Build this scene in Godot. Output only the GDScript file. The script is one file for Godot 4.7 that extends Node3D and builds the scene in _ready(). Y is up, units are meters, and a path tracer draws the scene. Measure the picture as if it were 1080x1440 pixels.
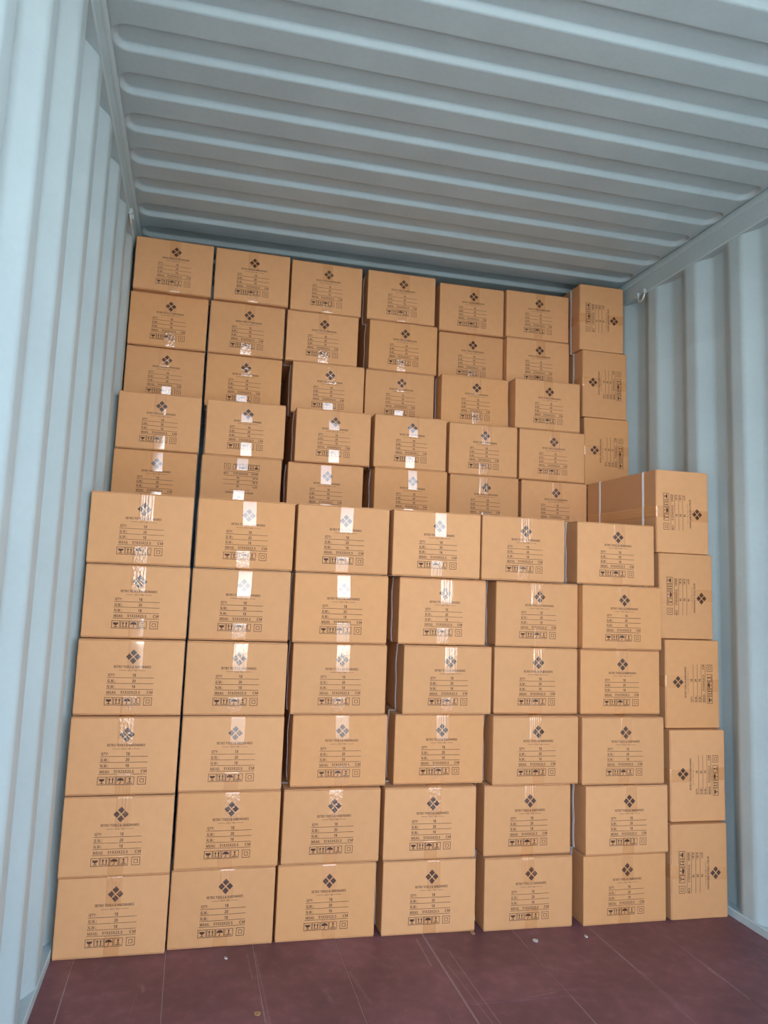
extends Node3D

# ---------------------------------------------------------------- sizes (metres)
const BOX_W := 0.329            # carton 51 x 33 x 23.5 cm, seen on its 33 x 23.5 end
const BOX_H := 0.2355
const BOX_D := 0.51
const FLAP := 0.003
const FRONT_PITCH := 0.2377
const REAR_PITCH := 0.2367
const END_PITCH := 0.331
const ROOF := 2.69
const LEFT := 0.08              # inner face of the left wall
const RIGHT := 2.436            # inner face of the right wall
const DEEP := -1.32             # the closed end behind the cartons
const DOOR := 2.53              # the open end, just behind the camera
const FACE_X := 1024
const FACE_Y := 736

var carton_body: Array = []     # [variant] -> ArrayMesh
var carton_tape: Array = []     # [variant] -> [upper, lower]
var flap_mesh: ArrayMesh
var strap_mesh: Array = []
var mat_face: Array = []        # [print][tint]
var mat_plain: Array = []       # [tint]
var mat_tape: Array = []        # [print][wrinkle]
var mat_flap: StandardMaterial3D
var mat_strap: StandardMaterial3D
var mat_paint: StandardMaterial3D
var used := {}

func _ready() -> void:
	# ------------------------------------------------------------ camera
	var cam := Camera3D.new()
	cam.name = "camera"
	var f := 1008.12             # focal length in pixels of the 1080 x 1440 frame
	var near := 0.05
	cam.set_frustum(near * 1440.0 / f, Vector2(44.3, -24.84) * near / f, near, 200.0)
	cam.keep_aspect = Camera3D.KEEP_HEIGHT
	cam.position = Vector3(0.425, 1.1707, 2.4424)
	cam.rotation = Vector3(0.1175, -0.2127, 0.0416)
	add_child(cam)
	cam.current = true
	# ------------------------------------------------------------ sky and exposure
	var sky_mat := ProceduralSkyMaterial.new()
	sky_mat.sky_top_color = Color(0.43, 0.51, 0.60)
	sky_mat.sky_horizon_color = Color(0.97, 0.975, 0.975)
	sky_mat.sky_curve = 0.12
	sky_mat.ground_bottom_color = Color(0.62, 0.62, 0.61)
	sky_mat.ground_horizon_color = Color(0.72, 0.72, 0.71)
	sky_mat.ground_curve = 0.1
	sky_mat.sun_angle_max = 1.0
	sky_mat.energy_multiplier = 1.0
	var sky := Sky.new()
	sky.sky_material = sky_mat
	var env := Environment.new()
	env.background_mode = Environment.BG_SKY
	env.sky = sky
	env.background_energy_multiplier = 1.0
	env.tonemap_mode = Environment.TONE_MAPPER_LINEAR
	env.tonemap_exposure = 13.2
	env.sdfgi_enabled = true
	env.ssao_enabled = true
	env.ssil_enabled = true
	var we := WorldEnvironment.new()
	we.name = "world_environment"
	we.environment = env
	add_child(we)
	# hazy sun behind the container: it lights the yard in front of the doors, not the inside
	var sun := DirectionalLight3D.new()
	sun.name = "sun"
	sun.rotation_degrees = Vector3(-58, 160, 0)
	sun.light_color = Color(1.0, 0.97, 0.92)
	sun.light_energy = 0.38
	sun.light_angular_distance = 2.0
	sun.shadow_enabled = true
	add_child(sun)
	# ------------------------------------------------------------ the container, then what is in it
	make_materials()
	build_yard()
	build_floor()
	build_walls()
	build_roof()
	make_carton_meshes()
	place_cartons()
	build_scraps()

# ================================================================ helpers
func numbered(called: String) -> String:
	var k: int = used.get(called, 0)
	used[called] = k + 1
	return called if k == 0 else "%s_%03d" % [called, k]

func put(called: String, mesh: Mesh, mats: Array, parent: Node) -> MeshInstance3D:
	var o := MeshInstance3D.new()
	o.name = called
	o.mesh = mesh
	for k in mats.size():
		o.set_surface_override_material(k, mats[k])
	o.cast_shadow = GeometryInstance3D.SHADOW_CASTING_SETTING_ON
	parent.add_child(o, true)
	return o

func structure(called: String) -> Node3D:
	var o := Node3D.new()
	o.name = called
	o.set_meta("kind", "structure")
	add_child(o)
	return o

func tag(o: Node, label: String, category: String, group := "") -> void:
	o.set_meta("label", label)
	o.set_meta("category", category)
	if group != "":
		o.set_meta("group", group)

func noise(seed_: int, freq: float, octaves := 3) -> FastNoiseLite:
	var n := FastNoiseLite.new()
	n.seed = seed_
	n.noise_type = FastNoiseLite.TYPE_SIMPLEX_SMOOTH
	n.frequency = freq
	n.fractal_octaves = octaves
	return n

func noise_bytes(n: FastNoiseLite, w: int, h: int) -> PackedByteArray:
	return n.get_image(w, h, false, false, false).get_data()

# a quad a, b, c, d given counter-clockwise as seen from outside, with smooth normals handed in
func quad(st: SurfaceTool, p: Array, n: Array, uv: Array) -> void:
	for k in [0, 2, 1, 0, 3, 2]:
		st.set_normal(n[k])
		st.set_uv(uv[k])
		st.add_vertex(p[k])

func flat_quad(st: SurfaceTool, a: Vector3, b: Vector3, c: Vector3, d: Vector3, uv := []) -> void:
	var n := (b - a).cross(c - a).normalized()
	if uv.is_empty():
		uv = [Vector2(a.x, a.z), Vector2(b.x, b.z), Vector2(c.x, c.z), Vector2(d.x, d.z)]
	quad(st, [a, b, c, d], [n, n, n, n], uv)

func begin() -> SurfaceTool:
	var st := SurfaceTool.new()
	st.begin(Mesh.PRIMITIVE_TRIANGLES)
	return st

# rows[i][j] is a point of a grid; smooth normals come from the neighbours
func grid_mesh(st: SurfaceTool, rows: Array, flip := false, uvs := []) -> void:
	var h := rows.size()
	var w: int = rows[0].size()
	var nn := []
	for i in h:
		var line := []
		for j in w:
			var du: Vector3 = rows[i][mini(j + 1, w - 1)] - rows[i][maxi(j - 1, 0)]
			var dv: Vector3 = rows[mini(i + 1, h - 1)][j] - rows[maxi(i - 1, 0)][j]
			var n := du.cross(dv).normalized()
			line.append(-n if flip else n)
		nn.append(line)
	for i in h - 1:
		for j in w - 1:
			var id := [[i, j], [i, j + 1], [i + 1, j + 1], [i + 1, j]]
			if flip:
				id.reverse()
			var p := []
			var n := []
			var uv := []
			for q in id:
				p.append(rows[q[0]][q[1]])
				n.append(nn[q[0]][q[1]])
				if uvs.is_empty():
					uv.append(Vector2(rows[q[0]][q[1]].x, rows[q[0]][q[1]].z))
				else:
					uv.append(uvs[q[0]][q[1]])
			quad(st, p, n, uv)

# a box from lo to hi with small chamfered edges
func chamfer_box(lo: Vector3, hi: Vector3, c: float) -> ArrayMesh:
	var st := begin()
	add_chamfer_box(st, lo, hi, c)
	return st.commit()

func add_chamfer_box(st: SurfaceTool, lo: Vector3, hi: Vector3, c: float) -> void:
	var mid := (lo + hi) / 2.0
	var half := (hi - lo) / 2.0
	for axis in 3:
		for s in [-1.0, 1.0]:
			var u := (axis + 1) % 3
			var v := (axis + 2) % 3
			var pts := []
			for q in [[-1, -1], [1, -1], [1, 1], [-1, 1]]:
				var p := mid
				p[axis] += s * half[axis]
				p[u] += q[0] * (half[u] - c)
				p[v] += q[1] * (half[v] - c)
				pts.append(p)
			if s < 0:
				pts.reverse()
			flat_quad(st, pts[0], pts[1], pts[2], pts[3])
	for axis in 3:
		var u := (axis + 1) % 3
		var v := (axis + 2) % 3
		for su in [-1.0, 1.0]:
			for sv in [-1.0, 1.0]:
				var pts := []
				for q in [[0, -1], [1, -1], [1, 1], [0, 1]]:
					var p := mid
					p[axis] += q[1] * (half[axis] - c)
					p[u] += su * (half[u] - (c if q[0] == 1 else 0.0))
					p[v] += sv * (half[v] - (0.0 if q[0] == 1 else c))
					pts.append(p)
				var n: Vector3 = (pts[1] - pts[0]).cross(pts[2] - pts[0])
				if n.dot(pts[0] - mid) < 0:
					pts.reverse()
				flat_quad(st, pts[0], pts[1], pts[2], pts[3])
	for sx in [-1.0, 1.0]:
		for sy in [-1.0, 1.0]:
			for sz in [-1.0, 1.0]:
				var s := Vector3(sx, sy, sz)
				var t := [mid + s * (half - Vector3(0, c, c)), mid + s * (half - Vector3(c, 0, c)), mid + s * (half - Vector3(c, c, 0))]
				var n: Vector3 = (t[1] - t[0]).cross(t[2] - t[0])
				if n.dot(s) < 0:
					t.reverse()
				n = (t[1] - t[0]).cross(t[2] - t[0]).normalized()
				for k in [0, 2, 1]:
					st.set_normal(n)
					st.set_uv(Vector2(t[k].x, t[k].z))
					st.add_vertex(t[k])

# ================================================================ pictures: cardboard, print, tape wrinkles, floor
class Stencil:
	var w: int
	var h: int
	var a: PackedByteArray
	func _init(w_: int, h_: int) -> void:
		w = w_
		h = h_
		a.resize(w * h)
	# even-odd fill of one or more outlines, in fractions of the picture
	func fill(outlines: Array, ink := 255) -> void:
		var lo := 1e9
		var hi := -1e9
		for o in outlines:
			for p in o:
				lo = minf(lo, p.y * h)
				hi = maxf(hi, p.y * h)
		for y in range(maxi(0, int(lo)), mini(h, int(hi) + 2)):
			var yy := y + 0.5
			var xs := []
			for o in outlines:
				for k in o.size():
					var p: Vector2 = o[k] * Vector2(w, h)
					var q: Vector2 = o[(k + 1) % o.size()] * Vector2(w, h)
					if (p.y <= yy) != (q.y <= yy):
						xs.append(p.x + (yy - p.y) / (q.y - p.y) * (q.x - p.x))
			xs.sort()
			for k in range(0, xs.size() - 1, 2):
				for x in range(maxi(0, int(round(xs[k]))), mini(w, int(round(xs[k + 1])))):
					a[y * w + x] = ink
	func bar(x0: float, y0: float, x1: float, y1: float) -> void:
		fill([[Vector2(x0, y0), Vector2(x1, y0), Vector2(x1, y1), Vector2(x0, y1)]])
	func frame(x0: float, y0: float, x1: float, y1: float, t: float) -> void:
		var s := t * w / h
		fill([[Vector2(x0, y0), Vector2(x1, y0), Vector2(x1, y1), Vector2(x0, y1)], [Vector2(x0 + t, y0 + s), Vector2(x1 - t, y0 + s), Vector2(x1 - t, y1 - s), Vector2(x0 + t, y1 - s)]])
	# lettering, fitted into a rectangle; the letters come from a TextMesh
	func text(words: String, x0: float, y0: float, x1: float, y1: float, bold := false) -> void:
		var font := SystemFont.new()
		font.font_names = PackedStringArray(["Droid Sans"])
		font.font_weight = 700 if bold else 400
		var t := TextMesh.new()
		t.text = words
		t.font = font
		t.font_size = 48
		t.pixel_size = 0.01
		t.depth = 0.0
		t.curve_step = 2.0
		var arr := t.get_mesh_arrays()
		var v: PackedVector3Array = arr[Mesh.ARRAY_VERTEX]
		var ix = arr[Mesh.ARRAY_INDEX]
		if v.is_empty():
			return
		var lo := v[0]
		var hi := v[0]
		for p in v:
			lo = lo.min(p)
			hi = hi.max(p)
		var count: int = v.size() if ix == null or ix.size() == 0 else ix.size()
		for k in range(0, count, 3):
			var tri := []
			for j in 3:
				var p: Vector3 = v[k + j] if ix == null or ix.size() == 0 else v[ix[k + j]]
				tri.append(Vector2(lerpf(x0, x1, (p.x - lo.x) / (hi.x - lo.x)), lerpf(y1, y0, (p.y - lo.y) / (hi.y - lo.y))))
			fill([tri])

func disc(c: Vector2, r: Vector2, from := 0.0, to := TAU, n := 24) -> Array:
	var o := []
	for k in n + 1:
		var a := lerpf(from, to, k / float(n))
		o.append(c + Vector2(cos(a) * r.x, sin(a) * r.y))
	return o

# the print on the carton's end: emblem, trade line, four rows of figures, five handling marks
func print_stencil(small_line: String) -> Image:
	var s := Stencil.new(FACE_X * 2, FACE_Y * 2)
	var asp := FACE_X / float(FACE_Y)
	var c := Vector2(0.52, 0.225)
	for d in [Vector2(0, -1), Vector2(0, 1), Vector2(-1, 0), Vector2(1, 0)]:
		var m: Vector2 = c + d * Vector2(0.0385, 0.0385 * asp)
		var r := 0.0315
		# a square on its corner with slightly hollow, rounded sides
		var o := []
		for k in 4:
			var p := Vector2.RIGHT.rotated(k * PI / 2)
			var q := Vector2.RIGHT.rotated((k + 1) * PI / 2)
			for j in 5:
				var e: Vector2 = p.lerp(q, 0.06 + 0.88 * j / 4.0) * r
				o.append(m + e * Vector2(1, asp))
		s.fill([o])
	s.text("RETRO TOOLS & HARDWARES", 0.345, 0.342, 0.692, 0.375, true)
	s.bar(0.395, 0.4045, 0.465, 0.4085)
	s.bar(0.575, 0.4045, 0.645, 0.4085)
	s.text(small_line, 0.475, 0.397, 0.565, 0.416)
	var rows := [["QTY:", "18"], ["G.W.:", "20"], ["N.W.:", "18"]]
	for k in 3:
		var y := 0.452 + 0.0755 * k
		s.text(rows[k][0], 0.297, y, 0.297 + (0.065 if k == 0 else 0.073), y + 0.04, true)
		s.text(rows[k][1], 0.523, y - 0.002, 0.557, y + 0.037, true)
		s.bar(0.288, y + 0.0485, 0.725, y + 0.0545)
	s.text("MEAS:", 0.295, 0.680, 0.385, 0.717, true)
	s.text("51X33X23.5", 0.425, 0.677, 0.605, 0.715, true)
	s.text("CM", 0.668, 0.675, 0.722, 0.713, true)
	s.bar(0.286, 0.7275, 0.725, 0.7335)
	var y0 := 0.762
	var y1 := 0.868
	var x := 0.280
	var w := 0.0795
	for k in 4:
		s.frame(x, y0, x + w, y1, 0.0050)
		var m := Vector2(x + w / 2, (y0 + y1) / 2)
		if k == 0:      # wine glass
			s.fill([disc(m + Vector2(0, -0.026), Vector2(0.026, 0.036), 0, PI)])
			s.bar(m.x - 0.0035, m.y, m.x + 0.0035, m.y + 0.03)
			s.bar(m.x - 0.018, m.y + 0.028, m.x + 0.018, m.y + 0.037)
		elif k == 1:    # two arrows up over a bar
			for d in [-0.015, 0.015]:
				s.bar(m.x + d - 0.0045, m.y - 0.02, m.x + d + 0.0045, m.y + 0.024)
				s.fill([[m + Vector2(d, -0.04), m + Vector2(d + 0.0125, -0.014), m + Vector2(d - 0.0125, -0.014)]])
			s.bar(m.x - 0.028, m.y + 0.028, m.x + 0.028, m.y + 0.036)
		elif k == 2:    # umbrella
			s.fill([disc(m + Vector2(0, -0.002), Vector2(0.031, 0.036), PI, TAU)])
			s.bar(m.x - 0.003, m.y - 0.004, m.x + 0.003, m.y + 0.034)
			s.bar(m.x - 0.013, m.y + 0.029, m.x + 0.003, m.y + 0.037)
		else:           # stacking mark
			s.bar(m.x - 0.027, m.y + 0.026, m.x + 0.027, m.y + 0.036)
			s.bar(m.x - 0.004, m.y - 0.022, m.x + 0.004, m.y + 0.018)
			s.fill([disc(m + Vector2(0, -0.026), Vector2(0.009, 0.012))])
			s.bar(m.x - 0.013, m.y + 0.008, m.x + 0.013, m.y + 0.016)
		x += w + 0.005
	s.frame(0.643, y0, 0.722, y1, 0.0050)
	s.frame(0.664, y0 + 0.028, 0.701, y1 - 0.028, 0.0050)
	var im := Image.create_from_data(s.w, s.h, false, Image.FORMAT_L8, s.a)
	im.resize(FACE_X, FACE_Y, Image.INTERPOLATE_TRILINEAR if false else Image.INTERPOLATE_BILINEAR)
	return im

func face_texture(seed_: int, small_line: String, strength: float, patchy: float) -> ImageTexture:
	var mask := print_stencil(small_line).get_data()
	var big := noise_bytes(noise(seed_, 0.006), FACE_X, FACE_Y)
	var fine := noise_bytes(noise(seed_ + 1, 0.25, 2), FACE_X, FACE_Y)
	var wear := noise_bytes(noise(seed_ + 2, 0.02, 4), FACE_X, FACE_Y)
	var out := PackedByteArray()
	out.resize(FACE_X * FACE_Y * 3)
	var card := Vector3(203, 150, 104)
	var ink := Vector3(66, 44, 36)
	for y in FACE_Y:
		for x in FACE_X:
			var i := y * FACE_X + x
			var k := 1.0 + (big[i] - 128) * 0.00014 + (fine[i] - 128) * 0.0002 + (0.006 if x % 22 < 10 else -0.006)
			var m := mask[i] / 255.0 * strength * clampf(1.0 - (wear[i] - 128) / 128.0 * patchy, 0.3, 1.0)
			var p := (card * k).lerp(ink, m)
			out[i * 3] = clampi(int(p.x), 0, 255)
			out[i * 3 + 1] = clampi(int(p.y), 0, 255)
			out[i * 3 + 2] = clampi(int(p.z), 0, 255)
	var im := Image.create_from_data(FACE_X, FACE_Y, false, Image.FORMAT_RGB8, out)
	im.generate_mipmaps()
	return ImageTexture.create_from_image(im)

# creases of the film: long ones along the strip, fine crumples, or almost none
func wrinkle_texture(kind: int) -> ImageTexture:
	var w := 512
	var h := 368
	var a := noise(40 + kind, 0.03, 2)
	var b := noise(50 + kind, 0.075, 3)
	var im := Image.create(w, h, false, Image.FORMAT_RGBA8)
	for y in h:
		for x in w:
			var v := 0.0
			if kind == 0:
				v = a.get_noise_2d(x * 0.4, y * 0.25) * 0.10
			elif kind == 1:      # pulled lengthwise: narrow ridges that run up and down
				v = 0.5 * a.get_noise_2d(x * 3.0, y * 0.22) + 0.18 * b.get_noise_2d(x * 1.5, y * 0.6)
			else:                # crumpled, with blisters
				v = 0.42 * a.get_noise_2d(x * 1.6, y * 1.2) + 0.22 * b.get_noise_2d(x, y)
			im.set_pixel(x, y, Color(0.5 + 0.5 * v, 0, 0))
	im.bump_map_to_normal_map([1.2, 3.0, 3.0][kind])
	return ImageTexture.create_from_image(im)

func make_materials() -> void:
	var pictures := [face_texture(11, "SINCE 1988", 0.93, 0.25), face_texture(23, "SINCE 1988", 0.85, 0.7)]
	var tints := [Color(1, 1, 1), Color(0.97, 0.965, 0.955), Color(0.985, 0.97, 0.94), Color(0.95, 0.94, 0.93)]
	for k in 2:
		var line := []
		for t in tints:
			var m := StandardMaterial3D.new()
			m.albedo_texture = pictures[k]
			m.albedo_color = t
			m.roughness = 0.72
			m.metallic_specular = 0.35
			line.append(m)
		mat_face.append(line)
	var w := 512
	var data := PackedByteArray()
	data.resize(w * w * 3)
	var big := noise_bytes(noise(5, 0.01), w, w)
	for y in w:
		for x in w:
			var i := y * w + x
			var k := 1.0 + (big[i] - 128) * 0.0002 + (0.008 if x % 12 < 6 else -0.008)
			data[i * 3] = int(202 * k)
			data[i * 3 + 1] = int(148 * k)
			data[i * 3 + 2] = int(103 * k)
	var plain := ImageTexture.create_from_image(Image.create_from_data(w, w, false, Image.FORMAT_RGB8, data))
	for t in tints:
		var m := StandardMaterial3D.new()
		m.albedo_texture = plain
		m.albedo_color = t
		m.uv1_scale = Vector3(4, 4, 1)
		m.roughness = 0.75
		m.metallic_specular = 0.3
		mat_plain.append(m)
	mat_flap = StandardMaterial3D.new()
	mat_flap.albedo_color = Color8(194, 142, 98)
	mat_flap.roughness = 0.85
	for k in 2:
		var line := []
		for wr in 3:
			var m := StandardMaterial3D.new()
			m.albedo_texture = pictures[k]
			m.albedo_color = Color(0.985, 0.955, 0.91)
			m.roughness = [0.05, 0.10, 0.12][wr]
			m.metallic_specular = 1.0
			m.normal_enabled = true
			m.normal_texture = wrinkle_texture(wr) if k == 0 else mat_tape[0][wr].normal_texture
			m.normal_scale = [0.25, 0.8, 0.8][wr]
			line.append(m)
		mat_tape.append(line)
	mat_strap = StandardMaterial3D.new()
	mat_strap.albedo_color = Color(0.90, 0.91, 0.92)
	mat_strap.roughness = 0.35
	mat_paint = StandardMaterial3D.new()
	mat_paint.albedo_texture = paint_texture()
	mat_paint.uv1_triplanar = true
	mat_paint.uv1_world_triplanar = true
	mat_paint.uv1_scale = Vector3(0.45, 0.45, 0.45)
	mat_paint.roughness = 0.42
	mat_paint.metallic_specular = 0.5

func paint_texture() -> ImageTexture:
	var w := 512
	var a := noise_bytes(noise(70, 0.012, 4), w, w)
	var b := noise_bytes(noise(71, 0.2, 2), w, w)
	var d := PackedByteArray()
	d.resize(w * w * 3)
	for i in w * w:
		var k := 1.0 + (a[i] - 128) * 0.0003 + (b[i] - 128) * 0.00012
		d[i * 3] = int(172 * k)
		d[i * 3 + 1] = int(188 * k)
		d[i * 3 + 2] = int(191 * k)
	return ImageTexture.create_from_image(Image.create_from_data(w, w, false, Image.FORMAT_RGB8, d))

# ================================================================ yard outside the doors
func build_yard() -> void:
	var m := StandardMaterial3D.new()
	m.albedo_color = Color8(182, 179, 173)
	m.roughness = 0.9
	var g := put("ground", chamfer_box(Vector3(-30, -0.35, DOOR + 0.02), Vector3(34, -0.15, 60), 0.01), [m], self)
	g.set_meta("kind", "structure")

# ================================================================ floor
const SEAMS := [-0.12, 0.151, 0.419, 0.688, 0.955, 1.252, 1.573, 1.852, 2.093, 2.36, 2.54]

func floor_texture() -> ImageTexture:
	var w := 1536
	var h := 1536
	var a := noise_bytes(noise(80, 0.004, 4), w, h)
	var b := noise_bytes(noise(81, 0.03, 4), w, h)
	var c := noise_bytes(noise(82, 0.35, 2), w, h)
	var d := PackedByteArray()
	d.resize(w * h * 3)
	for i in w * h:
		var k := 1.0 + (a[i] - 128) * 0.0012 + (b[i] - 128) * 0.0006 + (c[i] - 128) * 0.0005
		var dust := maxf(0.0, (b[i] - 150) * 0.0016) + maxf(0.0, (a[i] - 150) * 0.0012)
		d[i * 3] = clampi(int(116 * k + 40 * dust), 0, 255)
		d[i * 3 + 1] = clampi(int(73 * k + 52 * dust), 0, 255)
		d[i * 3 + 2] = clampi(int(77 * k + 54 * dust), 0, 255)
	var im := Image.create_from_data(w, h, false, Image.FORMAT_RGB8, d)
	# scuffs where pallets and boots went: from x, z to x, z, half width in mm, strength
	var rng := RandomNumberGenerator.new()
	rng.seed = 7
	for s in [[1.2505, 0.0, 1.2505, 0.6, 1.3, 0.9], [1.2538, 0.0, 1.2538, 0.6, 1.0, 0.6], [1.5715, 0.0, 1.5715, 0.13, 1.3, 0.6], [1.5715, 0.41, 1.5715, 0.7, 1.4, 0.8], [1.850, 0.0, 1.851, 0.6, 1.2, 0.35], [2.0915, 0.05, 2.0915, 0.5, 1.2, 0.25], [0.1495, 0.1, 0.1495, 0.7, 1.3, 0.6], [0.4175, 0.0, 0.4175, 0.7, 1.2, 0.3], [0.6865, 0.0, 0.6865, 0.6, 1.2, 0.15], [1.222, 0.03, 1.218, 0.20, 1.3, 0.6], [1.303, 0.12, 1.31, 0.52, 1.2, 0.5], [1.27, 0.2, 1.29, 0.5, 1.5, 0.3], [1.85, 0.05, 1.853, 0.3, 4.0, 0.35], [1.853, 0.2, 1.86, 0.5, 3.0, 0.3], [2.091, 0.2, 2.095, 0.5, 3.0, 0.35], [2.09, 0.33, 2.09, 0.37, 9.0, 0.5], [0.69, 0.05, 0.70, 0.42, 2.5, 0.3], [0.665, 0.06, 0.67, 0.2, 2.0, 0.25], [0.685, 0.3, 0.692, 0.42, 3.0, 0.35], [0.96, 0.2, 0.985, 0.36, 6.0, 0.2], [0.87, 0.28, 0.88, 0.34, 12.0, 0.2], [1.52, 0.37, 1.60, 0.385, 7.0, 0.2], [1.45, 0.40, 1.54, 0.385, 6.0, 0.2], [0.36, 0.19, 0.365, 0.22, 8.0, 0.3]]:
		scuff(im, s, rng)
	for k in 60:
		var x := rng.randf_range(0.1, 2.4)
		var z := rng.randf_range(0.0, 2.5)
		scuff(im, [x, z, x + rng.randf_range(-0.02, 0.02), z + rng.randf_range(0.02, 0.16), rng.randf_range(0.5, 1.4), rng.randf_range(0.05, 0.22)], rng)
	for k in 90:
		var x := rng.randf_range(0.1, 2.4)
		var z := rng.randf_range(0.0, 2.5)
		scuff(im, [x, z, x + 0.003, z + 0.003, rng.randf_range(1.0, 3.0), rng.randf_range(0.1, 0.35)], rng)
	im.generate_mipmaps()
	return ImageTexture.create_from_image(im)

func scuff(im: Image, s: Array, rng: RandomNumberGenerator) -> void:
	var per := 1536 / 2.8
	var a := Vector2(s[0] + 0.15, s[1]) * per
	var b := Vector2(s[2] + 0.15, s[3]) * per
	var r: float = maxf(0.55, s[4] * 0.001 * per)
	var steps := int(a.distance_to(b) / maxf(r * 0.6, 0.5)) + 1
	for k in steps + 1:
		var c := a.lerp(b, k / float(steps)) + Vector2(rng.randf_range(-0.4, 0.4), 0) * r
		var ink: float = s[5] * rng.randf_range(0.35, 1.0)
		for y in range(int(c.y - r - 1), int(c.y + r + 2)):
			for x in range(int(c.x - r - 1), int(c.x + r + 2)):
				if x < 0 or y < 0 or x >= im.get_width() or y >= im.get_height():
					continue
				var t := clampf(1.0 - Vector2(x, y).distance_to(c) / (r + 0.6), 0, 1) * ink * 0.6
				if t > 0:
					im.set_pixel(x, y, im.get_pixel(x, y).lerp(Color8(196, 178, 172), t))

func build_floor() -> void:
	var m := StandardMaterial3D.new()
	m.albedo_texture = floor_texture()
	m.uv1_scale = Vector3(1 / 2.8, 1 / 2.8, 1)
	m.uv1_offset = Vector3(0.15 / 2.8, 0, 0)
	m.roughness = 0.5
	m.metallic_specular = 0.45
	var bare := StandardMaterial3D.new()
	bare.albedo_color = Color8(170, 146, 136)
	bare.roughness = 0.9
	var fl := structure("floor")
	put("joint_bed", chamfer_box(Vector3(-0.1, -0.09, DEEP), Vector3(2.62, -0.0014, DOOR), 0.0005), [bare], fl)
	# plywood boards along the container, butted end to end; the gap between two is what the photo shows as a pale line
	var ends := [[DEEP, 0.72, DOOR], [DEEP, -0.3, 0.9, DOOR], [DEEP, 0.62, DOOR], [DEEP, 1.1, DOOR], [DEEP, -0.2, 1.3, DOOR], [DEEP, 0.412, DOOR], [DEEP, 0.95, DOOR], [DEEP, 0.7, DOOR], [DEEP, 0.3, 1.6, DOOR], [DEEP, 1.0, DOOR]]
	for k in SEAMS.size() - 1:
		var lo_x: float = maxf(SEAMS[k], LEFT - 0.06) + 0.0008
		var hi_x: float = minf(SEAMS[k + 1], RIGHT + 0.06) - 0.0008
		for j in ends[k].size() - 1:
			put("plank", chamfer_box(Vector3(lo_x, -0.03, ends[k][j] + 0.0007), Vector3(hi_x, 0.0, ends[k][j + 1] - 0.0007), 0.0009), [m], fl)

# ================================================================ side walls, end wall
func corrugation(phase: float, pitch: float, z: float) -> float:
	# 0 on the rib next to the room, 1 on the rib away from it: flat, slope, flat, slope
	var t := fposmod((z - phase) / pitch, 1.0) * 4.0
	if t < 1.0:
		return 0.0
	if t < 2.0:
		return t - 1.0
	if t < 3.0:
		return 1.0
	return 4.0 - t

func corrugated_panel(face: float, side: float, phase: float, pitch: float, y0: float, y1: float) -> ArrayMesh:
	# sheet steel 3 mm thick, bent into ribs; side is +1 where the room lies towards +x
	var zs := [DEEP]
	var k := floori((DEEP - phase) / pitch) - 1
	while phase + k * pitch < DOOR:
		for q in 4:
			for e in [-0.045, -0.015, 0.015, 0.045]:
				var z: float = phase + (k + q / 4.0 + e) * pitch
				if z > DEEP and z < DOOR:
					zs.append(z)
		k += 1
	zs.append(DOOR)
	var prof := []
	for z in zs:
		var s := 0.0
		for e in [-0.045, -0.03, -0.015, 0.0, 0.015, 0.03, 0.045]:   # rounded bends
			s += corrugation(phase, pitch, z + e * pitch) / 7.0
		prof.append(s)
	var st := begin()
	for layer in 2:
		var rows := []
		for y in [y0, y0 + 0.9, y0 + 1.8, y1]:
			var line := []
			for i in zs.size():
				line.append(Vector3(face - side * (0.036 * prof[i] + 0.003 * layer), y, zs[i]))
			rows.append(line)
		grid_mesh(st, rows, (side > 0) == (layer == 0))
	for y in [y0, y1]:                      # the cut edges
		for i in zs.size() - 1:
			var a := Vector3(face - side * 0.036 * prof[i], y, zs[i])
			var b := Vector3(face - side * 0.036 * prof[i + 1], y, zs[i + 1])
			var o := Vector3(-side * 0.003, 0, 0)
			if (y == y0) == (side > 0):
				flat_quad(st, a, b, b + o, a + o)
			else:
				flat_quad(st, a + o, b + o, b, a)
	return st.commit()

func extruded(profile: Array, z0: float, z1: float) -> ArrayMesh:
	# a closed outline in x, y (counter-clockwise seen from +z) drawn out along z
	var st := begin()
	var n := profile.size()
	for k in n:
		var a: Vector2 = profile[k]
		var b: Vector2 = profile[(k + 1) % n]
		flat_quad(st, Vector3(a.x, a.y, z1), Vector3(a.x, a.y, z0), Vector3(b.x, b.y, z0), Vector3(b.x, b.y, z1))
	var tri := Geometry2D.triangulate_polygon(PackedVector2Array(profile))
	for end in 2:
		for k in range(0, tri.size(), 3):
			var t := [profile[tri[k]], profile[tri[k + 1]], profile[tri[k + 2]]]
			var turn: float = (t[1] - t[0]).cross(t[2] - t[0])
			if (turn > 0) == (end == 0):
				t.reverse()
			for p in t:
				st.set_normal(Vector3(0, 0, 1 if end == 0 else -1))
				st.set_uv(p)
				st.add_vertex(Vector3(p.x, p.y, z1 if end == 0 else z0))
	return st.commit()

func rail_profile(face: float, side: float) -> Array:
	# square tube under the roof with a rolled bead where the roof sheet is welded on
	var p := [Vector2(face - side * 0.062, 2.577), Vector2(face - side * 0.004, 2.577), Vector2(face, 2.581), Vector2(face, 2.652)]
	for k in 7:
		var a := -PI / 2 + k * PI / 7
		p.append(Vector2(face + side * (0.002 + (0.012 if side > 0 else 0.003) * cos(a)), 2.668 + 0.016 * sin(a)))
	p.append(Vector2(face - side * 0.002, 2.688))
	p.append(Vector2(face - side * 0.062, 2.688))
	if side < 0:
		p.reverse()
	return p

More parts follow.
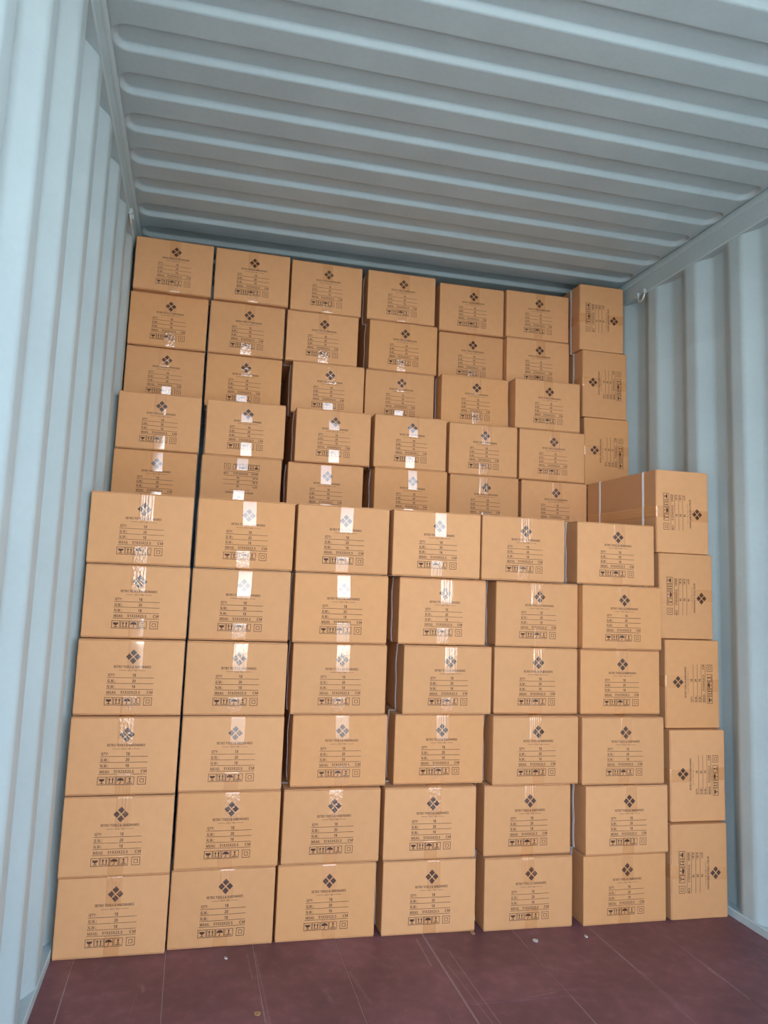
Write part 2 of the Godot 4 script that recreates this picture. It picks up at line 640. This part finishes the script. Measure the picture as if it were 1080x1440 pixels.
func tube(path: Array, r: float) -> ArrayMesh:
	var rows := []
	var ref := Vector3.UP
	for k in path.size():
		var d: Vector3 = (path[mini(k + 1, path.size() - 1)] - path[maxi(k - 1, 0)]).normalized()
		var u := ref.cross(d)
		if u.length() < 0.1:
			u = Vector3.RIGHT.cross(d)
		u = u.normalized()
		var v := d.cross(u)
		ref = v if absf(v.dot(ref)) > 0.2 else ref
		var line := []
		for j in 11:
			var a := j * TAU / 10
			line.append(path[k] + (u * cos(a) + v * sin(a)) * r)
		rows.append(line)
	# rounded ends
	var first := []
	var last := []
	for j in 11:
		first.append(path[0] + (path[0] - path[1]).normalized() * r * 0.5 + (rows[0][j] - path[0]) * 0.3)
		var e: int = path.size() - 1
		last.append(path[e] + (path[e] - path[e - 1]).normalized() * r * 0.5 + (rows[e][j] - path[e]) * 0.3)
	rows.push_front(first)
	rows.push_back(last)
	var st := begin()
	grid_mesh(st, rows)
	for cap in 2:
		var ring: Array = rows[0] if cap == 0 else rows[rows.size() - 1]
		var mid := Vector3.ZERO
		for j in 10:
			mid += ring[j] / 10.0
		var out: Vector3 = (path[0] - path[1]).normalized() if cap == 0 else (path[path.size() - 1] - path[path.size() - 2]).normalized()
		for j in 10:
			var t := [mid, ring[j], ring[j + 1]]
			if (t[1] - t[0]).cross(t[2] - t[0]).dot(out) > 0:
				t = [mid, ring[j + 1], ring[j]]
			for q in t:
				st.set_normal(out)
				st.set_uv(Vector2.ZERO)
				st.add_vertex(q)
	return st.commit()

func build_walls() -> void:
	var steel := StandardMaterial3D.new()
	steel.albedo_color = Color8(202, 200, 190)
	steel.roughness = 0.4
	steel.metallic = 0.35
	for side in [1.0, -1.0]:
		var face := LEFT if side > 0 else RIGHT
		var w := structure("wall_left" if side > 0 else "wall_right")
		var phase := 0.494 - 0.275 * 6 - 0.2065 if side > 0 else 0.076 - 0.262 * 6
		var pitch := 0.275 if side > 0 else 0.262
		if side > 0:
			phase = 0.494 - 0.06875 - 0.275 * 7    # rib next to the room ends towards the door at z = 0.494
		put("corrugated_panel", corrugated_panel(face, side, phase, pitch, 0.028, 2.58), [mat_paint], w)
		put("top_rail", extruded(rail_profile(face + side * 0.006, side), DEEP, DOOR), [mat_paint], w)
		var inner: float = face + side * 0.003
		var lip := [Vector2(inner - side * 0.06, -0.06), Vector2(inner, -0.06), Vector2(inner, 0.025), Vector2(inner - side * 0.003, 0.029), Vector2(inner - side * 0.06, 0.029)]
		if side < 0:
			lip.reverse()
		put("bottom_rail", extruded(lip, DEEP, DOOR), [mat_paint], w)
		# lashing ring: a bent steel rod hung from two welded lugs under the rail
		var base := Vector3(face + side * 0.008, 2.584, -0.485 if side < 0 else -0.42)
		var path := []
		for k in 15:
			var a := PI + k * PI / 14
			path.append(base + Vector3(side * 0.004 * sin(a) * -1.0, 0.030 * sin(a) - 0.012, 0.024 * cos(a)))
		path.push_front(base + Vector3(-side * 0.004, 0.006, -0.024))
		path.push_back(base + Vector3(-side * 0.004, 0.006, 0.024))
		var ring := put("lashing_ring", tube(path, 0.0048), [steel], w)
		ring.set_meta("label", "bent steel lashing ring under the top rail")
		for d in [-0.024, 0.024]:
			put("lug", chamfer_box(base + Vector3(-0.009, -0.010, d - 0.008), base + Vector3(0.009, 0.012, d + 0.008), 0.003), [mat_paint], ring)
	# the closed end, hidden behind the cartons
	var back := structure("wall_back")
	put("end_panel", chamfer_box(Vector3(LEFT - 0.07, -0.06, DEEP - 0.05), Vector3(RIGHT + 0.07, ROOF + 0.05, DEEP), 0.004), [mat_paint], back)

# ================================================================ roof: pressed sheets with cross ribs that stop short of the rails
func build_roof() -> void:
	var roof := structure("ceiling")
	var pitch := 0.2015
	var near_lip := 0.692
	var width := 0.106
	var first := -10
	var x_lo := 0.096
	var x_hi := 2.430
	var xs := [LEFT - 0.05, LEFT + 0.0, x_lo]
	for k in 8:
		xs.append(x_lo + 0.006 * (k + 1))
	for k in 11:
		xs.append(lerpf(x_lo + 0.09, x_hi - 0.09, k / 10.0))
	for k in 8:
		xs.append(x_hi - 0.006 * (8 - k))
	xs.append_array([x_hi, RIGHT, RIGHT + 0.05])
	var panels := [[-10, -6], [-6, -2], [-2, 3], [3, 8], [8, 10]]
	for p in panels:
		var z0: float = near_lip + p[0] * pitch - width - 0.045
		var z1: float = near_lip + (p[1] - 1) * pitch + pitch - width - 0.045
		if z1 > DOOR:
			z1 = DOOR
		z0 = maxf(z0, DEEP)
		var zs := [z0]
		for k in range(p[0], p[1]):
			var lip := near_lip + k * pitch
			for e in 25:
				var z := lip + 0.006 - (width + 0.012) * (24 - e) / 24.0
				if z > zs[zs.size() - 1] + 0.001 and z < z1 - 0.001:
					zs.append(z)
		zs.append(z1)
		var st := begin()
		var top := []
		var rows := []
		for z in zs:
			var line := []
			var line2 := []
			for x in xs:
				var d := 0.0
				var ph := fposmod(near_lip - z, pitch)          # 0 at the lip nearer the door, width at the far one
				if ph < width:
					# rounded ends: the trough narrows to a half round
					var e := minf(x - x_lo, x_hi - x)
					var half := width / 2.0
					var across := absf(ph - half)
					var inset := half - across
					if e < half:
						var rr := Vector2(maxf(half * 0.8 - e, 0.0) / 0.8, across).length()
						inset = half - rr
					if e > 0.0:
						d = smoothstep(0.0, 0.015, inset)
				line.append(Vector3(x, ROOF + 0.0175 * d, z))
				line2.append(Vector3(x, ROOF + 0.0175 * d + 0.003, z))
			rows.append(line)
			top.append(line2)
		grid_mesh(st, rows)
		grid_mesh(st, top, true)
		put("roof_panel", st.commit(), [mat_paint], roof)

# ================================================================ cartons
func bulge(x: float, y: float, v: int) -> float:
	# the packed end swells a little; each pressing of it differs
	var b: float = [0.0032, 0.0042, 0.0036, 0.0028, 0.0046, 0.0038][v]
	var sx: float = [0.2, -0.25, 0.1, 0.3, -0.1, 0.0][v]
	var u := x / (BOX_W / 2)
	var w := y / (BOX_H / 2)
	return b * maxf(0.0, 1.0 - u * u) * maxf(0.0, 1.0 - w * w) * (1.0 + sx * u + 0.12 * w * float((v % 3) - 1)) + 0.0006 * sin(u * 3.0 + v * 2.1) * maxf(0.0, 1.0 - u * u) * maxf(0.0, 1.0 - w * w)

func axis_steps(half: float, r: float, n: int) -> Array:
	var s := [-half, -half + r * 0.35, -half + r]
	for k in range(1, n):
		s.append(lerpf(-half + r, half - r, k / float(n)))
	s.append_array([half - r, half - r * 0.35, half])
	return s

func body_mesh(v: int) -> ArrayMesh:
	var half := Vector3(BOX_W / 2, BOX_H / 2 - FLAP, BOX_D / 2)
	var r := 0.004
	var inner := half - Vector3.ONE * r
	var printed := begin()
	var plain := begin()
	for axis in 3:
		var u := (axis + 1) % 3
		var w := (axis + 2) % 3
		for s in [-1.0, 1.0]:
			var is_front: bool = axis == 2 and s > 0
			var us := axis_steps(half[u], r, 10 if is_front else 6)
			var ws := axis_steps(half[w], r, 8 if is_front else 6)
			var pts := []
			var nrm := []
			var uvs := []
			for b in ws:
				var pl := []
				var nl := []
				var ul := []
				for a in us:
					var p := Vector3.ZERO
					p[axis] = s * half[axis]
					p[u] = a
					p[w] = b
					var core := p.clamp(-inner, inner)
					var n := (p - core).normalized()
					var q := core + n * r
					if is_front:
						var e := 0.001
						var dx := (bulge(q.x + e, q.y, v) - bulge(q.x - e, q.y, v)) / (2 * e)
						var dy := (bulge(q.x, q.y + e, v) - bulge(q.x, q.y - e, v)) / (2 * e)
						q.z += bulge(q.x, q.y, v)
						n = (n + Vector3(-dx, -dy, 0) * maxf(n.z, 0.0)).normalized()
						ul.append(Vector2(q.x / BOX_W + 0.5, 0.5 - q.y / BOX_H))
					elif axis == 0:
						ul.append(Vector2(q.z, q.y))
					else:
						ul.append(Vector2(q.x, q.z) if axis == 1 else Vector2(q.x, q.y))
					pl.append(q - Vector3(0, 0, BOX_D / 2))
					nl.append(n)
				pts.append(pl)
				nrm.append(nl)
				uvs.append(ul)
			var st := printed if is_front else plain
			for i in ws.size() - 1:
				for j in us.size() - 1:
					var id := [[i, j], [i, j + 1], [i + 1, j + 1], [i + 1, j]]
					if s < 0:
						id.reverse()
					var p := []
					var n := []
					var t := []
					for q in id:
						p.append(pts[q[0]][q[1]])
						n.append(nrm[q[0]][q[1]])
						t.append(uvs[q[0]][q[1]])
					quad(st, p, n, t)
	printed.set_material(mat_face[0][0])
	plain.set_material(mat_plain[0])
	var mesh := printed.commit()
	plain.commit(mesh)
	return mesh

func tape_mesh(v: int, lower: bool) -> ArrayMesh:
	# a 45 mm strip of clear film: up the printed end, over the edge, along the seam of the flaps, down the far end
	var hh := BOX_H / 2
	var reach: float = BOX_H * ([0.37, 0.40, 0.36, 0.39, 0.35, 0.38][v] if not lower else [0.27, 0.24, 0.29, 0.25, 0.30, 0.26][v])
	var cx: float = ([-0.004, 0.006, 0.0, 0.009, -0.008, 0.003][v] if not lower else [0.002, -0.006, 0.007, -0.002, 0.004, -0.009][v]) + 0.004
	var slant: float = [0.02, -0.03, 0.035, 0.0, -0.015, 0.03][v] * (-1.0 if lower else 1.0)
	var wide := 0.0455
	var path := []       # [y, z, normal]
	for k in 13:
		var y := lerpf(hh - reach, hh - 0.006, k / 12.0)
		path.append([y, 0.0, Vector3(0, 0, 1)])
	for k in 5:
		var a := (k + 1) * PI / 2 / 6
		path.append([hh - 0.006 + 0.0062 * sin(a), -0.006 + 0.0062 * cos(a), Vector3(0, sin(a), cos(a))])
	for k in 3:
		path.append([hh + 0.0002, lerpf(-0.008, -BOX_D + 0.006, k / 2.0), Vector3(0, 1, 0)])
	path.append([hh - 0.006, -BOX_D - 0.0002, Vector3(0, 0, -1)])
	path.append([hh - 0.08, -BOX_D - 0.0002, Vector3(0, 0, -1)])
	var rows := []
	var uvs := []
	for k in path.size():
		var line := []
		var ul := []
		for j in 9:
			var e := clampf(j - 1, 0, 6) / 6.0 - 0.5
			var y: float = path[k][0]
			var x := cx + e * wide + slant * (hh - y if path[k][1] > -0.01 else 0.0)
			var z: float = path[k][1]
			if k < 13:
				z = bulge(x, y, v)
			var p := Vector3(x, y, z)
			var lift := 0.00035 if j > 0 and j < 8 else -0.0004
			p += path[k][2] * lift
			line.append(p)
			ul.append(Vector2(x / BOX_W + 0.5, clampf(0.5 - y / BOX_H, 0.01, 0.99) if path[k][1] > -0.02 else 0.02))
		rows.append(line)
		uvs.append(ul)
	# close the free end of the strip
	var end := []
	var end_uv := []
	for j in 9:
		end.append(rows[0][j] + Vector3(0, -0.0003, -0.0007))
		end_uv.append(uvs[0][j])
	rows.push_front(end)
	uvs.push_front(end_uv)
	if lower:
		for i in rows.size():
			for j in 9:
				rows[i][j].y = -rows[i][j].y
				if i > 0 and i < 14:
					rows[i][j].z = bulge(rows[i][j].x, rows[i][j].y, v) + (0.00035 if j > 0 and j < 8 else -0.0004)
				uvs[i][j].y = 1.0 - uvs[i][j].y
	var st := begin()
	grid_mesh(st, rows, lower, uvs)
	st.generate_tangents()
	return st.commit()

func strap_shape(v: int, where: float) -> ArrayMesh:
	# polypropylene strap, 12 mm, once round the carton across its length; a slack one stands off the sides
	var hx := BOX_W / 2 + 0.0003
	var hy := BOX_H / 2 + 0.0002
	var slack: float = [0.0, 0.004, 0.0015][v]
	var loop := []
	var n := 10
	for k in n + 1:
		loop.append(Vector2(lerpf(-hx + 0.003, hx - 0.003, k / float(n)), hy))
	for k in n + 1:
		var t := k / float(n)
		loop.append(Vector2(hx, lerpf(hy - 0.003, -hy + 0.003, t)))
	for k in n + 1:
		loop.append(Vector2(lerpf(hx - 0.003, -hx + 0.003, k / float(n)), -hy))
	for k in n + 1:
		var t := k / float(n)
		loop.append(Vector2(-hx - slack * sin(t * PI) * (1.0 + 0.5 * sin(t * 9.0 + v)), lerpf(-hy + 0.003, hy - 0.003, t)))
	loop.append(loop[0])
	var rows := []
	for k in loop.size():
		var a: Vector2 = loop[k]
		var o := a.normalized()
		var out := Vector2(0, signf(a.y)) if absf(a.y) > hy - 0.001 else Vector2(signf(a.x), 0)
		var sway := 0.002 * sin(k * 0.35 + v) if v > 0 else 0.0
		var line := []
		for q in [[-0.006, -0.0006], [-0.006, 0.0005], [0.006, 0.0005], [0.006, -0.0006]]:
			var e: Vector2 = a + out * q[1]
			line.append(Vector3(e.x, e.y, where + q[0] + sway))
		rows.append(line)
	var st := begin()
	for i in rows.size() - 1:
		for j in 3:
			flat_quad(st, rows[i][j], rows[i + 1][j], rows[i + 1][j + 1], rows[i][j + 1])
	return st.commit()

func make_carton_meshes() -> void:
	for v in 6:
		carton_body.append(body_mesh(v))
		carton_tape.append([tape_mesh(v, false), tape_mesh(v, true)])
	flap_mesh = chamfer_box(Vector3(0.0012, 0, -BOX_D + 0.0015), Vector3(BOX_W / 2 - 0.0012, FLAP - 0.0002, -0.0022), 0.0008)
	for v in 3:
		strap_mesh.append([strap_shape(v, -0.085), strap_shape(v, -0.405)])

# turn: quarter turns of the whole carton about the axis that points at the door
func carton(at: Vector3, yaw: float, turn: int, seed_: int, wrinkle: Vector2i, strap: int) -> Node3D:
	var o := Node3D.new()
	o.name = numbered("carton")
	add_child(o)
	o.position = at
	o.rotation_degrees.y = yaw
	var v := seed_ % 6
	var pr := 1 if (seed_ * 7) % 5 < 2 else 0
	var tint := (seed_ * 5 + seed_ / 3) % 4
	var lift := (BOX_W if turn % 2 != 0 else BOX_H) / 2.0
	var pose := Transform3D(Basis(Vector3(0, 0, 1), turn * PI / 2), Vector3(0, lift, 0))
	put("body", carton_body[v], [mat_face[pr][tint], mat_plain[tint]], o).transform = pose
	for s in [1.0, -1.0]:
		for flipped in [0.0, PI]:
			var b := Basis(Vector3(0, 0, 1), 0.0)
			var q := Transform3D(b, Vector3(0, BOX_H / 2 - FLAP, 0))
			if flipped > 0.0:
				q = Transform3D(b.scaled(Vector3(1, 1, 1)), Vector3(-BOX_W / 2, BOX_H / 2 - FLAP, 0))
			if s < 0:
				q.origin.y = -BOX_H / 2 + 0.0002
			put("flap", flap_mesh, [mat_flap], o).transform = pose * q
	for k in 2:
		put("packing_tape", carton_tape[v][k], [mat_tape[pr][wrinkle[k]]], o).transform = pose
	for k in 2:
		put("strap", strap_mesh[strap][k], [mat_strap], o).transform = pose
	return o

const ROW_NAMES := ["bottom row", "second row up", "third row up", "fourth row up", "fifth row up", "top row"]
const REAR_NAMES := ["lowest row in view", "second row up", "third row up", "row under the top one", "top row near the roof"]
const COLUMN_NAMES := ["first from left wall", "second from left wall", "third from left wall", "fourth from left wall", "fifth from left wall", "sixth from left wall"]

func place_cartons() -> void:
	# [x of the middle, z of the printed end, degrees of turn] of each carton, column by column from the floor up
	var front := [
		[[0.251, 0.021, 0.03], [0.250, 0.033, 0.40], [0.250, 0.029, 0.43], [0.250, 0.013, -0.13], [0.251, -0.010, -0.14], [0.248, -0.017, 0.19]],
		[[0.585, 0.003, 0.28], [0.589, 0.009, 0.43], [0.587, 0.014, 0.10], [0.586, 0.012, -0.18], [0.588, -0.011, 0.03], [0.592, -0.018, 0.23]],
		[[0.922, 0.001, -0.19], [0.928, 0.005, -0.14], [0.948, -0.014, -0.39], [0.936, -0.007, -0.23], [0.930, 0.000, -0.37], [0.930, -0.014, 0.28]],
		[[1.274, 0.007, -0.63], [1.271, 0.007, -0.12], [1.306, -0.020, 0.20], [1.327, -0.010, 0.18], [1.308, -0.028, 0.37], [1.272, -0.005, -0.15]],
		[[1.631, 0.020, -0.53], [1.631, 0.005, -0.35], [1.656, 0.013, -0.38], [1.669, -0.018, -0.14], [1.674, -0.024, 0.24], [1.606, -0.002, 0.12]],
		[[1.999, 0.027, 0.22], [2.001, 0.039, 0.02], [1.991, 0.032, -0.63], [2.007, -0.011, 0.15], [2.006, 0.004, -0.11], [1.997, -0.022, 0.63]]]
	var rear := [
		[[0.246, -0.543, -0.01], [0.249, -0.536, -0.03], [0.248, -0.681, 0.12], [0.249, -0.668, 0.33], [0.257, -0.641, 0.53]],
		[[0.594, -0.531, 0.28], [0.601, -0.542, 0.15], [0.588, -0.676, -0.19], [0.588, -0.667, 0.25], [0.597, -0.648, 0.05]],
		[[0.953, -0.559, -0.13], [0.976, -0.547, 0.24], [0.963, -0.658, -0.06], [0.928, -0.668, -0.16], [0.937, -0.667, 0.58]],
		[[1.324, -0.522, 0.01], [1.319, -0.532, 0.11], [1.300, -0.667, -0.01], [1.310, -0.668, 0.54], [1.293, -0.665, 0.15]],
		[[1.679, -0.556, -0.13], [1.671, -0.558, 0.05], [1.649, -0.618, -0.06], [1.663, -0.715, -0.03], [1.656, -0.700, -0.21]],
		[[2.028, -0.567, -0.12], [2.012, -0.561, 0.00], [1.989, -0.563, 0.12], [1.995, -0.680, -0.08], [1.991, -0.680, -0.42]]]
	# film on the end of each: 0 lies flat and mirrors, 1 pulled in streaks, 2 crumpled (upper strip, lower strip), columns from left
	var front_film := [["20", "10", "21", "02", "20", "12"], ["10", "20", "00", "12", "02", "02"], ["02", "20", "12", "12", "01", "01"], ["12", "20", "12", "12", "12", "01"], ["12", "12", "12", "12", "12", "12"], ["12", "12", "12", "12", "12", "12"]]
	var rear_film := [["00", "00", "20", "12", "12"], ["00", "00", "20", "12", "12"], ["00", "00", "20", "12", "12"], ["00", "00", "20", "12", "12"], ["12", "12", "12", "22", "12"], ["12", "12", "12", "22", "12"]]
	var n := 0
	for c in 6:
		for l in 6:
			var b: Array = front[c][l]
			var film: String = front_film[c][l]
			var o := carton(Vector3(b[0], l * FRONT_PITCH, b[1]), b[2], 0, c * 7 + l * 3 + (c * l) % 4, Vector2i(int(film[0]), int(film[1])), slack_for(front, c, l))
			tag(o, "brown carton of the front stack, %s, %s" % [ROW_NAMES[l], COLUMN_NAMES[c]], "box", "cartons of the front stack")
			n += 1
	for c in 6:
		for l in 5:
			var b: Array = rear[c][l]
			var film: String = rear_film[c][l]
			var upside_down := c == 1 and l == 0
			var o := carton(Vector3(b[0], (l + 6) * REAR_PITCH, b[1]), b[2], 2 if upside_down else 0, c * 5 + l * 4 + (c * l) % 3 + 2, Vector2i(int(film[0]), int(film[1])), slack_for(rear, c, l))
			if upside_down:
				tag(o, "upside-down brown carton with handling marks at its top, lowest visible rear row", "box", "cartons of the rear stack")
			else:
				tag(o, "brown carton of the rear stack, %s, %s" % [REAR_NAMES[l], COLUMN_NAMES[c]], "box", "cartons of the rear stack")
	# stood on their sides along the right wall: print turned to the right (3) or to the left (1)
	var end_front := [[2.300, 0.029, -0.31], [2.314, 0.010, -0.08], [2.315, -0.014, 0.27], [2.309, -0.036, -0.58], [2.307, -0.049, -0.18]]
	var end_rear := [[2.313, -0.597, -0.24], [2.305, -0.600, -0.30], [2.290, -0.602, -0.62]]
	var turns := [3, 1, 1, 3, 3, 1, 1, 3]
	var up := ["bottom one of its column", "second one up its column", "third one up its column", "fourth one up its column", "topmost one of its column"]
	for l in 5:
		var b: Array = end_front[l]
		var o := carton(Vector3(b[0], l * END_PITCH, b[1]), b[2], turns[l], l * 5 + 1, Vector2i(2, 2), 0)
		tag(o, "carton turned on its side by the right wall, front stack, %s" % up[l], "box", "cartons on their sides by the right wall")
	var up_rear := ["lowest visible one", "middle visible one", "top one near the roof"]
	for l in 3:
		var b: Array = end_rear[l]
		var o := carton(Vector3(b[0], (l + 5) * END_PITCH, b[1]), b[2], turns[l + 5], l * 5 + 2, Vector2i(2, 2), 0)
		tag(o, "carton turned on its side by the right wall, rear stack, %s" % up_rear[l], "box", "cartons on their sides by the right wall")
	# the rows the front stack hides, on which the rear stack stands: bodies only
	for c in 6:
		for l in 6:
			hidden_carton(Vector3(rear[c][0][0], l * REAR_PITCH, -0.59), 0, c + l)
	for l in 5:
		hidden_carton(Vector3(2.311, l * END_PITCH, -0.612), 3, l)

# a strap may stand off the left side only where the next column leaves room for it
func slack_for(table: Array, c: int, l: int) -> int:
	if c == 0:
		return 0
	var gap: float = table[c][l][0] - table[c - 1][l][0] - BOX_W
	return 1 if gap > 0.02 else (2 if gap > 0.011 else 0)

func hidden_carton(at: Vector3, turn: int, v: int) -> void:
	var lift := (BOX_W if turn % 2 != 0 else BOX_H) / 2.0
	var o := put(numbered("carton"), carton_body[v % 6], [mat_face[0][v % 4], mat_plain[v % 4]], self)
	o.transform = Transform3D(Basis(Vector3(0, 0, 1), turn * PI / 2), at + Vector3(0, lift, 0))
	tag(o, "brown carton behind the front stack, almost wholly hidden by it", "box", "cartons hidden behind the front stack")

# ================================================================ scraps on the floor
func build_scraps() -> void:
	var paper := StandardMaterial3D.new()
	paper.albedo_color = Color(0.86, 0.84, 0.82)
	paper.roughness = 0.8
	paper.cull_mode = BaseMaterial3D.CULL_DISABLED
	var crumb := StandardMaterial3D.new()
	crumb.albedo_color = Color8(188, 146, 104)
	crumb.roughness = 0.9
	var list := [
		[Vector2(1.618, 0.100), 0.011, 0, "paper_scrap", "white paper scrap on the floor by the gap between fifth and sixth columns", "scrap"],
		[Vector2(1.805, 0.095), 0.009, 0, "paper_scrap", "tiny white paper scrap on the floor before the sixth column", "scrap"],
		[Vector2(0.600, 0.075), 0.007, 0, "paper_scrap", "pale paper scrap on the floor before the second column", "scrap"],
		[Vector2(0.672, 0.370), 0.012, 1, "cardboard_crumb", "brown cardboard crumb on the floor nearest the camera", "scrap"],
		[Vector2(1.425, 0.022), 0.012, 1, "cardboard_crumb", "brown cardboard crumb at the foot of the fourth column", "scrap"]]
	var rng := RandomNumberGenerator.new()
	rng.seed = 3
	for s in list:
		var st := begin()
		var r: float = s[1]
		var top := []
		for k in 7:
			var a := k * TAU / 7
			top.append(Vector3(cos(a) * r * rng.randf_range(0.5, 1.0), rng.randf_range(0.002, 0.005), sin(a) * r * rng.randf_range(0.6, 1.1)))
		var mid := Vector3(0, 0.0065, 0)
		for k in 7:
			var a: Vector3 = top[k]
			var b: Vector3 = top[(k + 1) % 7]
			var a0 := Vector3(a.x * 0.9, 0.0002, a.z * 0.9)
			var b0 := Vector3(b.x * 0.9, 0.0002, b.z * 0.9)
			flat_quad(st, b0, a0, a, b)
			var n := (a - mid).cross(b - mid).normalized()
			for p in ([mid, a, b] if n.y < 0 else [mid, b, a]):
				st.set_normal(Vector3(n.x, absf(n.y), n.z))
				st.set_uv(Vector2(p.x, p.z))
				st.add_vertex(p)
		var o := put(numbered(s[3]), st.commit(), [paper if s[2] == 0 else crumb], self)
		o.position = Vector3(s[0].x, 0, s[0].y)
		tag(o, s[4], s[5], "scraps on the floor")
